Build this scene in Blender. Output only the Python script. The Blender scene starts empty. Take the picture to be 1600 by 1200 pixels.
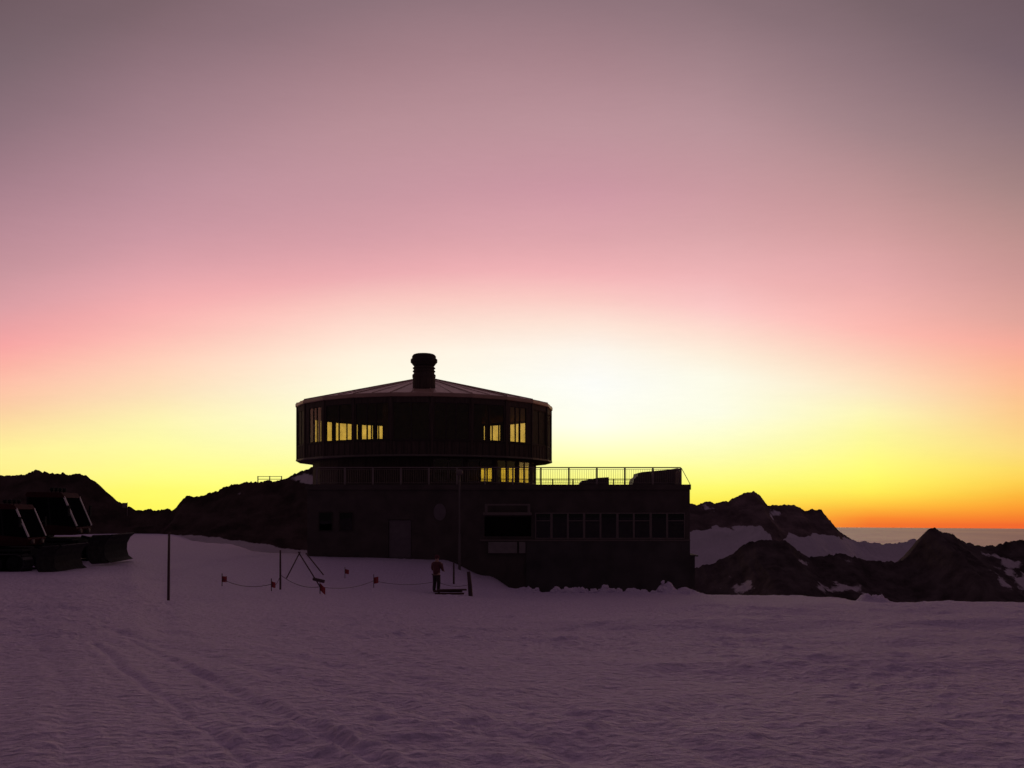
import bpy, math, random
import numpy as np
from mathutils import Vector, Matrix

R_ = math.radians
rnd = random.Random(7)
scene = bpy.context.scene

# ---------------------------------------------------------------- camera
F = 1500.0                      # focal length in photo pixels (1600 wide)
EYE = 796.0                     # photo row of the true horizontal
cd = bpy.data.cameras.new('camera'); cam = bpy.data.objects.new('camera', cd)
scene.collection.objects.link(cam); scene.camera = cam
cam.location = (0, 0, 0); cam.rotation_euler = (R_(90), 0, 0)
cd.sensor_width = 36.0; cd.lens = 36.0 * F / 1600.0
cd.shift_y = (EYE - 600.0) / 1600.0
cd.clip_start = 0.2; cd.clip_end = 400000.0

# ---------------------------------------------------------------- sky (afterglow, a function of direction only)
world = bpy.data.worlds.new('World'); scene.world = world; world.use_nodes = True
nt = world.node_tree; nt.nodes.clear()
L = nt.links

def lin(c):
    c = c / 255.0
    return c / 12.92 if c <= 0.04045 else ((c + 0.055) / 1.055) ** 2.4
def lin3(r, g, b): return (lin(r), lin(g), lin(b), 1.0)

def W(kind, **kw):
    n = nt.nodes.new(kind)
    for k, v in kw.items(): setattr(n, k, v)
    return n
def M(op, a, b=None, c=None, clamp=False):
    n = nt.nodes.new('ShaderNodeMath'); n.operation = op; n.use_clamp = clamp
    for i, s in enumerate((a, b, c)):
        if s is None: continue
        if isinstance(s, (int, float)): n.inputs[i].default_value = s
        else: L.new(s, n.inputs[i])
    return n.outputs[0]
tc = W('ShaderNodeTexCoord'); sep = W('ShaderNodeSeparateXYZ'); L.new(tc.outputs['Generated'], sep.inputs[0])
X, Y, Z = sep.outputs
az = M('ARCTAN2', X, Y)
el = M('ARCSINE', Z)
WARP = 1.6
az2 = M('MINIMUM', M('MULTIPLY', az, az), 0.5)
t = M('MULTIPLY', M('ADD', el, 0.0177), M('MULTIPLY_ADD', az2, WARP, 1.0))
T_MAX = 1.57 * (1 + WARP * 0.5)
tn = M('DIVIDE', t, T_MAX, clamp=True)
tn = M('POWER', tn, 0.5)        # more room for the stops near the horizon
ZEN = (0.076, 0.043, 0.066)
def mixc(f, a, b):
    n = W('ShaderNodeMix', data_type='RGBA'); n.clamp_factor = True
    L.new(f, n.inputs['Factor']); L.new(a, n.inputs['A']); L.new(b, n.inputs['B']); return n.outputs['Result']
def smooth(x, a, b):
    n = W('ShaderNodeMapRange'); n.interpolation_type = 'SMOOTHSTEP'; n.clamp = True
    n.inputs['From Min'].default_value = a; n.inputs['From Max'].default_value = b
    n.inputs['To Min'].default_value = 0; n.inputs['To Max'].default_value = 1
    L.new(x, n.inputs['Value']); return n.outputs['Result']
DIP = 0.0177                    # the cloud horizon lies this far below the true horizontal
def sky_ramp(px, stops):
    u = (px - 800) / F; a = math.atan(u)
    n = W('ShaderNodeValToRGB'); r = n.color_ramp; out = []
    for (y, c) in stops:
        e = math.atan((EYE - y) / F / math.sqrt(1 + u * u))
        tt = max(0, (e + DIP) * (1 + WARP * min(a * a, .5)))
        out.append((math.sqrt(min(1, tt / T_MAX)), lin3(*c)))
    out.append((math.sqrt(0.95 / T_MAX), tuple((ZEN[i] * 1.15) for i in range(3)) + (1,)))
    out.append((math.sqrt(1.5 / T_MAX), ZEN + (1,)))
    out.append((1.0, ZEN + (1,)))
    out.sort(key=lambda s: s[0])
    while len(r.elements) > 1: r.elements.remove(r.elements[-1])
    r.elements[0].position = out[0][0]; r.elements[0].color = out[0][1]
    for p, c in out[1:]:
        e_ = r.elements.new(p); e_.color = c
    r.interpolation = 'LINEAR'
    L.new(tn, n.inputs[0])
    return n.outputs['Color']
top = lambda *c: [(y, k) for y, k in zip((430, 370, 300, 200, 100, 0), c)]
COLUMNS = [
 (0, [(820, (250, 205, 70)), (780, (253, 238, 100)), (735, (255, 240, 142)), (705, (255, 241, 152)), (660, (253, 218, 160)), (630, (252, 203, 165)), (600, (253, 192, 168)),
      (570, (252, 178, 165)), (540, (248, 166, 165)), (480, (222, 160, 166))] + top((202, 150, 158), (188, 141, 152), (170, 130, 142), (142, 114, 124), (124, 103, 111), (112, 92, 99))),
 (240, [(820, (255, 225, 70)), (795, (255, 248, 95)), (765, (255, 250, 110)), (735, (255, 252, 140)), (690, (255, 251, 168)), (660, (255, 246, 178)), (615, (253, 225, 185)),
        (570, (255, 210, 186)), (525, (254, 190, 181)), (480, (246, 176, 176))] + top((226, 164, 171), (206, 153, 164), (188, 143, 155), (164, 129, 139), (144, 115, 124), (123, 100, 107))),
 (560, [(820, (255, 235, 72)), (780, (255, 252, 110)), (735, (255, 254, 152)), (700, (255, 254, 188)), (660, (255, 254, 214)), (600, (255, 251, 226)), (555, (255, 240, 220)),
        (510, (254, 220, 206)), (470, (251, 200, 193))] + top((238, 174, 179), (216, 160, 169), (198, 150, 160), (184, 143, 151), (163, 128, 136), (139, 113, 121))),
 (930, [(820, (255, 220, 64)), (790, (255, 246, 90)), (765, (255, 252, 112)), (735, (255, 254, 150)), (700, (255, 255, 200)), (665, (255, 255, 238)), (600, (255, 255, 250)),
        (550, (255, 249, 238)), (510, (254, 230, 216)), (470, (250, 203, 196))] + top((242, 180, 183), (220, 164, 171), (205, 152, 164), (188, 147, 155), (168, 132, 140), (143, 116, 124))),
 (1120, [(820, (255, 190, 55)), (795, (255, 222, 72)), (780, (255, 240, 88)), (762, (255, 250, 110)), (735, (255, 253, 150)), (690, (255, 255, 200)), (645, (255, 255, 232)),
         (590, (255, 253, 234)), (555, (255, 240, 220)), (520, (255, 222, 208)), (480, (252, 200, 198))] + top((238, 180, 182), (220, 167, 171), (203, 154, 161), (184, 146, 153), (161, 130, 137), (136, 112, 119))),
 (1360, [(820, (241, 115, 46)), (810, (250, 135, 47)), (798, (253, 172, 55)), (784, (255, 208, 68)), (768, (255, 238, 86)), (748, (255, 251, 106)), (720, (255, 251, 130)),
         (675, (255, 249, 162)), (645, (255, 247, 184)), (615, (253, 234, 194)), (585, (254, 221, 191)), (550, (253, 203, 184)), (515, (252, 186, 177))] + top((230, 170, 171), (212, 159, 160), (192, 148, 150), (160, 130, 135), (140, 115, 122), (120, 100, 106))),
 (1590, [(820, (241, 104, 46)), (808, (247, 130, 46)), (792, (252, 158, 50)), (775, (252, 182, 60)), (756, (253, 205, 77)), (732, (253, 219, 100)), (700, (253, 219, 130)),
         (660, (253, 208, 140)), (630, (253, 200, 145)), (600, (253, 190, 150)), (570, (252, 181, 152)), (540, (246, 171, 155)), (500, (224, 164, 154))] + top((206, 153, 150), (190, 145, 142), (168, 134, 133), (141, 116, 121), (119, 99, 108), (110, 91, 99)))]
front = None
for i_, (px_, st_) in enumerate(COLUMNS):
    c_ = sky_ramp(px_, st_)
    if front is None: front = c_
    else:
        a0_ = math.atan((COLUMNS[i_-1][0]-800)/F); a1_ = math.atan((px_-800)/F)
        mr_ = W('ShaderNodeMapRange'); mr_.clamp = True
        mr_.inputs['From Min'].default_value = a0_; mr_.inputs['From Max'].default_value = a1_
        L.new(az, mr_.inputs['Value']); front = mixc(mr_.outputs['Result'], front, c_)
# the sky behind the viewer is already night-side dusk
nb = W('ShaderNodeValToRGB'); L.new(M('DIVIDE', el, 1.5, clamp=True), nb.inputs[0])
nb.color_ramp.elements[0].color = (0.046, 0.033, 0.038, 1)
nb.color_ramp.elements[1].color = ZEN + (1,)
absaz = M('ABSOLUTE', az)
# azimuth means nothing near the zenith: fade the front/back split out there
allsky = mixc(smooth(absaz, 0.60, 1.75), front, nb.outputs['Color'])
# faint uneven veil so the gradient is not perfectly clean
nz = W('ShaderNodeTexNoise'); nz.inputs['Scale'].default_value = 3.0; nz.inputs['Detail'].default_value = 4
mp = W('ShaderNodeMapping'); mp.inputs['Scale'].default_value = (1, 1, 6)
L.new(tc.outputs['Generated'], mp.inputs[0]); L.new(mp.outputs[0], nz.inputs['Vector'])
nz2 = W('ShaderNodeTexNoise'); nz2.inputs['Scale'].default_value = 55.0; nz2.inputs['Detail'].default_value = 3
L.new(mp.outputs[0], nz2.inputs['Vector'])
veil = M('MULTIPLY_ADD', nz2.outputs[0], 0.035, M('MULTIPLY_ADD', nz.outputs[0], 0.10, 0.932))
vm = W('ShaderNodeVectorMath', operation='SCALE'); L.new(allsky, vm.inputs[0]); L.new(veil, vm.inputs['Scale'])
bg = W('ShaderNodeBackground'); bg.inputs['Strength'].default_value = 1.0
L.new(vm.outputs[0], bg.inputs['Color'])
wo = W('ShaderNodeOutputWorld'); L.new(bg.outputs[0], wo.inputs['Surface'])

# ---------------------------------------------------------------- sun: only the last broad afterglow on the horizon
sd = bpy.data.lights.new('sun', 'SUN'); sun = bpy.data.objects.new('sun', sd); scene.collection.objects.link(sun)
sd.energy = 0.04; sd.angle = R_(18); sd.color = (1.0, 0.62, 0.35)
sun.rotation_euler = Vector((0.10, 1.0, 0.06)).to_track_quat('Z', 'Y').to_euler()

vs = scene.view_settings
vs.view_transform = 'Standard'; vs.look = 'None'; vs.exposure = 0; vs.gamma = 1; vs.use_curve_mapping = False
scene.cycles.max_bounces = 8; scene.cycles.transparent_max_bounces = 16
scene.cycles.use_denoising = True

# ================================================================= helpers
col = scene.collection
def P(px, y, d):                # world point seen at photo pixel (px, y) at distance d
    return Vector(((px - 800) / F * d, d, (EYE - y) / F * d))
def tag(o, label=None, cat=None, group=None, kind=None):
    if label: o['label'] = label
    if cat: o['category'] = cat
    if group: o['group'] = group
    if kind: o['kind'] = kind
    return o
def empty(name, loc, rz=0.0):
    o = bpy.data.objects.new(name, None); col.objects.link(o)
    o.location = loc; o.rotation_euler = (0, 0, rz); o.empty_display_size = .3
    return o
class MB:
    def __init__(s): s.v = []; s.f = []; s.sm = []
    def add(s, vs_, fs, smooth=False):
        n = len(s.v); s.v += [tuple(v) for v in vs_]
        s.f += [tuple(i + n for i in f) for f in fs]; s.sm += [smooth] * len(fs); return s
    def box(s, x0, x1, y0, y1, z0, z1, m=None, bev=0.0):
        if bev:
            b = bev
            pts = []
            for (z, i) in ((z0, b), (z0 + b, 0), (z1 - b, 0), (z1, b)):
                pts += [(x0 + b, y0 + i, z), (x1 - b, y0 + i, z), (x1 - i, y0 + b, z), (x1 - i, y1 - b, z),
                        (x1 - b, y1 - i, z), (x0 + b, y1 - i, z), (x0 + i, y1 - b, z), (x0 + i, y0 + b, z)]
            fs = [tuple(range(7, -1, -1)), tuple(range(24, 32))]
            for k in range(3):
                for j in range(8): fs.append((k*8+j, k*8+(j+1) % 8, k*8+8+(j+1) % 8, k*8+8+j))
        else:
            pts = [(x0, y0, z0), (x1, y0, z0), (x1, y1, z0), (x0, y1, z0), (x0, y0, z1), (x1, y0, z1), (x1, y1, z1), (x0, y1, z1)]
            fs = [(3, 2, 1, 0), (4, 5, 6, 7), (0, 1, 5, 4), (1, 2, 6, 5), (2, 3, 7, 6), (3, 0, 4, 7)]
        if m is not None: pts = [m @ Vector(p) for p in pts]
        return s.add(pts, fs)
    def tube(s, pts, rad, n=8, cap=True):
        pts = [Vector(p) for p in pts]
        rads = rad if isinstance(rad, (list, tuple)) else [rad] * len(pts)
        vs_ = []; fs = []
        for i, p in enumerate(pts):
            a = pts[max(i-1, 0)]; b = pts[min(i+1, len(pts)-1)]
            d = (b - a).normalized(); up = Vector((0, 0, 1)) if abs(d.z) < .9 else Vector((0, 1, 0))
            x = d.cross(up).normalized(); y = x.cross(d)
            for k in range(n):
                th = 2 * math.pi * k / n
                vs_.append(p + rads[i] * (x * math.cos(th) + y * math.sin(th)))
        for i in range(len(pts) - 1):
            for k in range(n): fs.append((i*n+k, i*n+(k+1) % n, (i+1)*n+(k+1) % n, (i+1)*n+k))
        s.add(vs_, fs, n > 6)
        if cap:
            s.add([vs_[k] for k in range(n)], [tuple(range(n-1, -1, -1))])
            s.add([vs_[-n + k] for k in range(n)], [tuple(range(n))])
        return s
    def prism(s, poly, axis_vec, m=None):         # polygon (3-D points) swept by a vector
        n = len(poly); a = [Vector(p) for p in poly]; b = [p + Vector(axis_vec) for p in a]
        pts = a + b
        if m is not None: pts = [m @ p for p in pts]
        fs = [tuple(range(n)), tuple(range(2*n-1, n-1, -1))] + [(i, i+n, (i+1) % n + n, (i+1) % n) for i in range(n)]
        return s.add(pts, fs)
    def lathe(s, prof, c=(0, 0, 0), n=24, smooth=True, a0=0.0):
        vs_ = []; fs = []
        for (r, z) in prof:
            for k in range(n):
                th = a0 + 2 * math.pi * k / n
                vs_.append((c[0] + r * math.cos(th), c[1] + r * math.sin(th), c[2] + z))
        for i in range(len(prof) - 1):
            for k in range(n): fs.append((i*n+k, i*n+(k+1) % n, (i+1)*n+(k+1) % n, (i+1)*n+k))
        s.add(vs_, fs, smooth)
        return s
    def build(s, name, mat, parent=None, loc=None):
        me = bpy.data.meshes.new(name); me.from_pydata(s.v, [], s.f)
        me.polygons.foreach_set('use_smooth', s.sm)
        import bmesh
        bm = bmesh.new(); bm.from_mesh(me); bmesh.ops.recalc_face_normals(bm, faces=bm.faces[:]); bm.to_mesh(me); bm.free()
        me.materials.append(mat); me.update()
        o = bpy.data.objects.new(name, me); col.objects.link(o)
        if parent: o.parent = parent
        if loc is not None: o.location = loc
        return o
def copy_tree(o, parent=None):
    c = o.copy(); col.objects.link(c); c.parent = parent
    for ch in list(o.children): copy_tree(ch, c)
    return c

# value noise, numpy
_rs = np.random.RandomState(11); _P = _rs.rand(512, 512)
def vnoise(x, y):
    xi = np.floor(x).astype(int); yi = np.floor(y).astype(int); fx = x - xi; fy = y - yi
    fx = fx*fx*fx*(fx*(fx*6-15)+10); fy = fy*fy*fy*(fy*(fy*6-15)+10)
    a = _P[xi % 512, yi % 512]; b = _P[(xi+1) % 512, yi % 512]; c = _P[xi % 512, (yi+1) % 512]; d = _P[(xi+1) % 512, (yi+1) % 512]
    return (a*(1-fx)+b*fx)*(1-fy)+(c*(1-fx)+d*fx)*fy - .5
def fbm(x, y, o=5, g=.5):
    r = 0; a = 1
    for i in range(o): r = r + a*vnoise(x + 17.3*i, y + 31.7*i); x = x*2.03; y = y*2.03; a *= g
    return r
def ridged(x, y, o=5):
    r = 0; a = 1
    for i in range(o): r = r + a*(.5-2*np.abs(vnoise(x+7.1*i, y+3.3*i))); x = x*2.1; y = y*2.1; a *= .5
    return r
def grid_mesh(name, Xs, Ys, Zs, mat, attrs=None, smooth=True):
    nr, nc = Xs.shape
    co = np.stack([Xs, Ys, Zs], -1).reshape(-1, 3).astype(np.float32)
    me = bpy.data.meshes.new(name)
    me.vertices.add(nr*nc); me.vertices.foreach_set('co', co.ravel())
    i = np.arange(nr*nc).reshape(nr, nc)
    q = np.stack([i[:-1, :-1], i[:-1, 1:], i[1:, 1:], i[1:, :-1]], -1).reshape(-1, 4)
    me.loops.add(q.size); me.loops.foreach_set('vertex_index', q.ravel().astype(np.int32))
    me.polygons.add(len(q)); me.polygons.foreach_set('loop_start', (np.arange(len(q))*4).astype(np.int32))
    me.polygons.foreach_set('loop_total', np.full(len(q), 4, np.int32))
    me.update(); me.validate()
    me.polygons.foreach_set('use_smooth', np.full(len(me.polygons), smooth))
    for k, a in (attrs or {}).items():
        at = me.attributes.new(k, 'FLOAT', 'POINT'); at.data.foreach_set('value', a.ravel().astype(np.float32))
    me.materials.append(mat)
    o = bpy.data.objects.new(name, me); col.objects.link(o); return o

# ---------------------------------------------------------------- materials
def mat(name, color, rough=.7, metal=0.0, noise=None, bump=None, spec=.5, scale=3.0, var=.25, stretch=(1, 1, 1)):
    m = bpy.data.materials.new(name); m.use_nodes = True; n = m.node_tree; b = n.nodes['Principled BSDF']
    b.inputs['Roughness'].default_value = rough; b.inputs['Metallic'].default_value = metal
    b.inputs['Specular IOR Level'].default_value = spec
    tcn = n.nodes.new('ShaderNodeTexCoord'); mpn = n.nodes.new('ShaderNodeMapping'); mpn.inputs['Scale'].default_value = stretch
    n.links.new(tcn.outputs['Object'], mpn.inputs[0])
    nzn = n.nodes.new('ShaderNodeTexNoise'); nzn.inputs['Scale'].default_value = scale; nzn.inputs['Detail'].default_value = 6
    n.links.new(mpn.outputs[0], nzn.inputs['Vector'])
    cr = n.nodes.new('ShaderNodeValToRGB')
    lo = tuple(c*(1-var) for c in color)+(1,); hi = tuple(min(1, c*(1+var)) for c in color)+(1,)
    cr.color_ramp.elements[0].position = .3; cr.color_ramp.elements[1].position = .7
    cr.color_ramp.elements[0].color = lo; cr.color_ramp.elements[1].color = hi
    n.links.new(nzn.outputs[0], cr.inputs[0]); n.links.new(cr.outputs[0], b.inputs['Base Color'])
    if bump:
        bp = n.nodes.new('ShaderNodeBump'); bp.inputs['Strength'].default_value = bump[0]; bp.inputs['Distance'].default_value = bump[1]
        n.links.new(nzn.outputs[0], bp.inputs['Height']); n.links.new(bp.outputs[0], b.inputs['Normal'])
    return m
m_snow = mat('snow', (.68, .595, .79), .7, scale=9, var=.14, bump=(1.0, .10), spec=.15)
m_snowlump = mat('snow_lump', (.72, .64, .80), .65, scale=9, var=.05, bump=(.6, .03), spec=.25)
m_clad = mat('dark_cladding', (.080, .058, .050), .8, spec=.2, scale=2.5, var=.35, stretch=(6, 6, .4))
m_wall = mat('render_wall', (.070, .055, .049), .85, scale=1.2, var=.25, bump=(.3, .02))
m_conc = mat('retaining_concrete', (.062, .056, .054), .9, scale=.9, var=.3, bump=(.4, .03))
m_roof = mat('roof_metal', (.46, .29, .22), .45, scale=1.0, var=.15, metal=.0)
m_frame = mat('window_frame', (.14, .11, .10), .6, var=.1)
m_dframe = mat('dark_frame', (.05, .038, .034), .8, var=.1, spec=.2)
m_rail = mat('rail_steel', (.21, .17, .16), .5, metal=.3, var=.1)
m_inner = mat('interior', (.10, .07, .05), .8, var=.2)
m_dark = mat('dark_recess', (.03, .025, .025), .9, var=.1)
m_pale = mat('pale_panel', (.20, .175, .17), .8, var=.12)
m_door = mat('door_grey', (.13, .105, .115), .7, var=.1)
m_tarp = mat('tarp', (.085, .06, .065), .6, var=.2, bump=(.5, .06), scale=4)
m_pole = mat('pole_dark', (.06, .03, .035), .6, var=.2)
m_lamp = mat('galvanised_mast', (.13, .11, .11), .5, metal=.4, var=.1)
m_red = mat('red_flag', (.32, .035, .045), .7, var=.15)
m_jacket = mat('jacket_red', (.11, .028, .036), .75, var=.2)
m_trous = mat('trousers_dark', (.035, .02, .025), .8, var=.2)
m_skin = mat('skin', (.45, .28, .22), .55, var=.05)
m_hat = mat('hat', (.10, .02, .03), .9, var=.2)
m_paint = mat('groomer_paint', (.055, .016, .018), .8, var=.25, spec=.08)
m_black = mat('groomer_black', (.018, .018, .02), .8, var=.3, spec=.1)
m_track = mat('track_rubber', (.03, .03, .032), .75, var=.3)
m_silver = mat('silver_bar', (.75, .72, .70), .28, metal=.9, var=.05)
m_blade = mat('blade_steel', (.022, .022, .024), .8, spec=.1, var=.4, scale=6)
m_wood = mat('weathered_wood', (.09, .05, .045), .85, var=.3, stretch=(1, 8, 8))

def glass(name, tint, refl=1.0, rough=.02):
    m = bpy.data.materials.new(name); m.use_nodes = True; n = m.node_tree; n.nodes.clear()
    tr = n.nodes.new('ShaderNodeBsdfTransparent'); tr.inputs[0].default_value = tint + (1,)
    gl = n.nodes.new('ShaderNodeBsdfGlossy'); gl.inputs['Roughness'].default_value = rough
    fc = n.nodes.new('ShaderNodeLayerWeight'); fc.inputs['Blend'].default_value = .5
    pw = n.nodes.new('ShaderNodeMath'); pw.operation = 'POWER'; pw.inputs[1].default_value = 5; n.links.new(fc.outputs['Facing'], pw.inputs[0])
    lw = n.nodes.new('ShaderNodeMath'); lw.operation = 'MULTIPLY_ADD'; lw.inputs[1].default_value = .9; lw.inputs[2].default_value = .04; n.links.new(pw.outputs[0], lw.inputs[0])
    # faint streaks of dirt over the glass
    nz_ = n.nodes.new('ShaderNodeTexNoise'); nz_.inputs['Scale'].default_value = 2.0
    tcn = n.nodes.new('ShaderNodeTexCoord'); n.links.new(tcn.outputs['Object'], nz_.inputs['Vector'])
    mr = n.nodes.new('ShaderNodeMix'); mr.data_type = 'RGBA'
    mr.inputs['A'].default_value = tint + (1,); mr.inputs['B'].default_value = tuple(c*.72 for c in tint) + (1,)
    n.links.new(nz_.outputs[0], mr.inputs['Factor']); n.links.new(mr.outputs['Result'], tr.inputs[0])
    mx = n.nodes.new('ShaderNodeMixShader'); o = n.nodes.new('ShaderNodeOutputMaterial')
    n.links.new(lw.outputs[0], mx.inputs[0]); n.links.new(tr.outputs[0], mx.inputs[1]); n.links.new(gl.outputs[0], mx.inputs[2])
    n.links.new(mx.outputs[0], o.inputs[0]); return m
m_glass = glass('amber_glass', (.99, .88, .62))
m_shut = mat('blacked_out_glass', (.03, .024, .022), .6, var=.3, spec=.08)
m_screen = mat('dark_windscreen', (.006, .006, .007), .9, var=.2, spec=.0)
m_dglass = glass('dark_glass', (.15, .13, .13))

def mountain_mat(name, rock, snow, nscale, bumpd):
    m = bpy.data.materials.new(name); m.use_nodes = True; n = m.node_tree; b = n.nodes['Principled BSDF']
    b.inputs['Roughness'].default_value = 1.0; b.inputs['Specular IOR Level'].default_value = .03
    at = n.nodes.new('ShaderNodeAttribute'); at.attribute_name = 'snow'
    tcn = n.nodes.new('ShaderNodeTexCoord')
    nz_ = n.nodes.new('ShaderNodeTexNoise'); nz_.inputs['Scale'].default_value = nscale; nz_.inputs['Detail'].default_value = 8; nz_.inputs['Roughness'].default_value = .62
    n.links.new(tcn.outputs['Object'], nz_.inputs['Vector'])
    s = n.nodes.new('ShaderNodeMath'); s.operation = 'MULTIPLY_ADD'; s.inputs[1].default_value = 1.5; s.inputs[2].default_value = -.75
    n.links.new(nz_.outputs[0], s.inputs[0])
    ad = n.nodes.new('ShaderNodeMath'); ad.operation = 'ADD'; n.links.new(s.outputs[0], ad.inputs[0]); n.links.new(at.outputs['Fac'], ad.inputs[1])
    mr = n.nodes.new('ShaderNodeMapRange'); mr.inputs['From Min'].default_value = .44; mr.inputs['From Max'].default_value = .56
    n.links.new(ad.outputs[0], mr.inputs['Value'])
    rr = n.nodes.new('ShaderNodeValToRGB'); rr.color_ramp.elements[0].position = .35; rr.color_ramp.elements[1].position = .65
    rr.color_ramp.elements[0].color = tuple(c*.6 for c in rock)+(1,); rr.color_ramp.elements[1].color = tuple(c*1.5 for c in rock)+(1,)
    n.links.new(nz_.outputs[0], rr.inputs[0])
    mx = n.nodes.new('ShaderNodeMix'); mx.data_type = 'RGBA'; mx.inputs['B'].default_value = snow + (1,)
    n.links.new(mr.outputs['Result'], mx.inputs['Factor']); n.links.new(rr.outputs[0], mx.inputs['A'])
    n.links.new(mx.outputs['Result'], b.inputs['Base Color'])
    bp = n.nodes.new('ShaderNodeBump'); bp.inputs['Strength'].default_value = .7; bp.inputs['Distance'].default_value = bumpd
    n.links.new(nz_.outputs[0], bp.inputs['Height']); n.links.new(bp.outputs[0], b.inputs['Normal'])
    return m

# ================================================================= SNOW GROUND (one sheet)
DC = np.array([8, 14, 20, 30, 38, 46, 56, 62, 66, 80, 95, 130.])
COLS = {
 -900: [-1.75, -1.9, -2.0, -2.2, -2.3, -2.35, -2.4, -2.5, -2.5, -2.6, -2.7, -3],
    0: [-1.75, -1.88, -2.0, -2.2, -2.3, -2.35, -2.4, -2.5, -2.5, -2.6, -2.7, -3],
  120: [-1.75, -1.88, -2.0, -2.22, -2.32, -2.40, -2.45, -2.5, -2.5, -2.5, -2.6, -3],
  200: [-1.75, -1.90, -2.05, -2.35, -2.42, -2.45, -2.50, -2.5, -2.5, -2.5, -2.55, -3],
  263: [-1.76, -1.95, -2.20, -2.65, -2.78, -2.80, -2.70, -2.66, -2.62, -2.5, -2.6, -3],
  350: [-1.77, -1.98, -2.28, -2.75, -2.95, -3.00, -2.85, -2.75, -2.74, -2.85, -4.2, -5],
  440: [-1.78, -2.02, -2.35, -2.85, -3.12, -3.20, -3.05, -2.97, -3.0, -4.2, -5.5, -7],
  560: [-1.80, -2.08, -2.45, -3.05, -3.45, -3.60, -3.25, -3.10, -3.2, -4.6, -5.5, -7],
  690: [-1.82, -2.10, -2.52, -3.15, -3.65, -4.08, -3.62, -3.25, -3.2, -3.5, -4, -6],
  760: [-1.83, -2.12, -2.55, -3.20, -3.72, -4.20, -4.32, -4.28, -4.3, -5, -6, -9],
  815: [-1.84, -2.14, -2.58, -3.22, -3.75, -4.28, -4.78, -5.35, -6, -8, -12, -30],
  860: [-1.85, -2.15, -2.6, -3.24, -3.76, -4.30, -4.80, -6.8, -8, -12, -20, -45],
 1030: [-1.85, -2.15, -2.6, -3.25, -3.78, -4.30, -4.86, -7.2, -9, -14, -22, -45],
 1100: [-1.85, -2.15, -2.6, -3.26, -3.80, -4.34, -4.96, -7.2, -9, -16, -24, -45],
 1250: [-1.85, -2.15, -2.6, -3.28, -3.84, -4.40, -5.10, -7.2, -9, -16, -24, -45],
 1400: [-1.85, -2.15, -2.6, -3.30, -3.90, -4.55, -5.50, -7.5, -9, -16, -24, -45],
 1560: [-1.85, -2.15, -2.6, -3.30, -3.90, -4.62, -5.58, -7.5, -9, -16, -24, -45],
 2600: [-1.85, -2.15, -2.6, -3.30, -3.90, -4.60, -5.50, -7.5, -9, -16, -24, -45]}
PXK = np.array(sorted(COLS)); TAB = np.array([COLS[k] for k in PXK])
def smoothinterp(x, xp, rows):      # rows: (len(xp), ...) -> cubic-ish eased interpolation
    i = np.clip(np.searchsorted(xp, x) - 1, 0, len(xp)-2)
    f = np.clip((x - xp[i]) / (xp[i+1]-xp[i]), 0, 1)
    return i, f
def hermite(v, i, f):
    # catmull-like in index space, monotone enough for the gentle tables used here
    n = len(v); a = v[np.clip(i-1, 0, n-1)]; b = v[i]; c = v[np.clip(i+1, 0, n-1)]; d = v[np.clip(i+2, 0, n-1)]
    return b + .5*f*(c-a+f*(2*a-5*b+4*c-d+f*(3*(b-c)+d-a)))
def base_height(x, y):
    yy = np.maximum(y, 9.0)
    px = np.clip(800 + F*x/yy, -899, 2599)
    i, f = smoothinterp(px, PXK, None); f = f*f*(3-2*f)
    j, g = smoothinterp(np.clip(y, 8, 130), DC, None)
    def rowval(ii):
        T = TAB[np.clip(ii, 0, len(PXK)-1)]                 # (...,12)
        k = [np.clip(j+o, 0, len(DC)-1) for o in (0, 1)]
        b = np.take_along_axis(T, k[0][..., None], -1)[..., 0]; c = np.take_along_axis(T, k[1][..., None], -1)[..., 0]
        gg = g
        return b*(1-gg) + c*gg
    z = rowval(i)*(1-f) + rowval(i+1)*f
    # rounder crest and foot than straight pieces give
    return np.where(y < 8, -1.75 + (8-np.maximum(y, -30))*.012 + 0*z, z)
def seg_dist(x, y, a, b):
    ax, ay = a; bx, by = b; dx, dy = bx-ax, by-ay
    t_ = ((x-ax)*dx+(y-ay)*dy)/(dx*dx+dy*dy)
    tc_ = np.clip(t_, 0, 1)
    return np.hypot(x-ax-tc_*dx, y-ay-tc_*dy), t_
def path_dist(x, y, pts):
    d = np.full(np.shape(x), 1e9)
    for a, b in zip(pts[:-1], pts[1:]): d = np.minimum(d, seg_dist(x, y, a, b)[0])
    return d
def ground_pt(px, y):               # ground point under a photo pixel
    dd = np.linspace(5, 100, 2000); xx = (px-800)/F*dd; zz = base_height(xx, dd); yy = EYE - zz*F/dd
    k = np.argmax(yy <= y); return (float(xx[k]), float(dd[k]))
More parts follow.
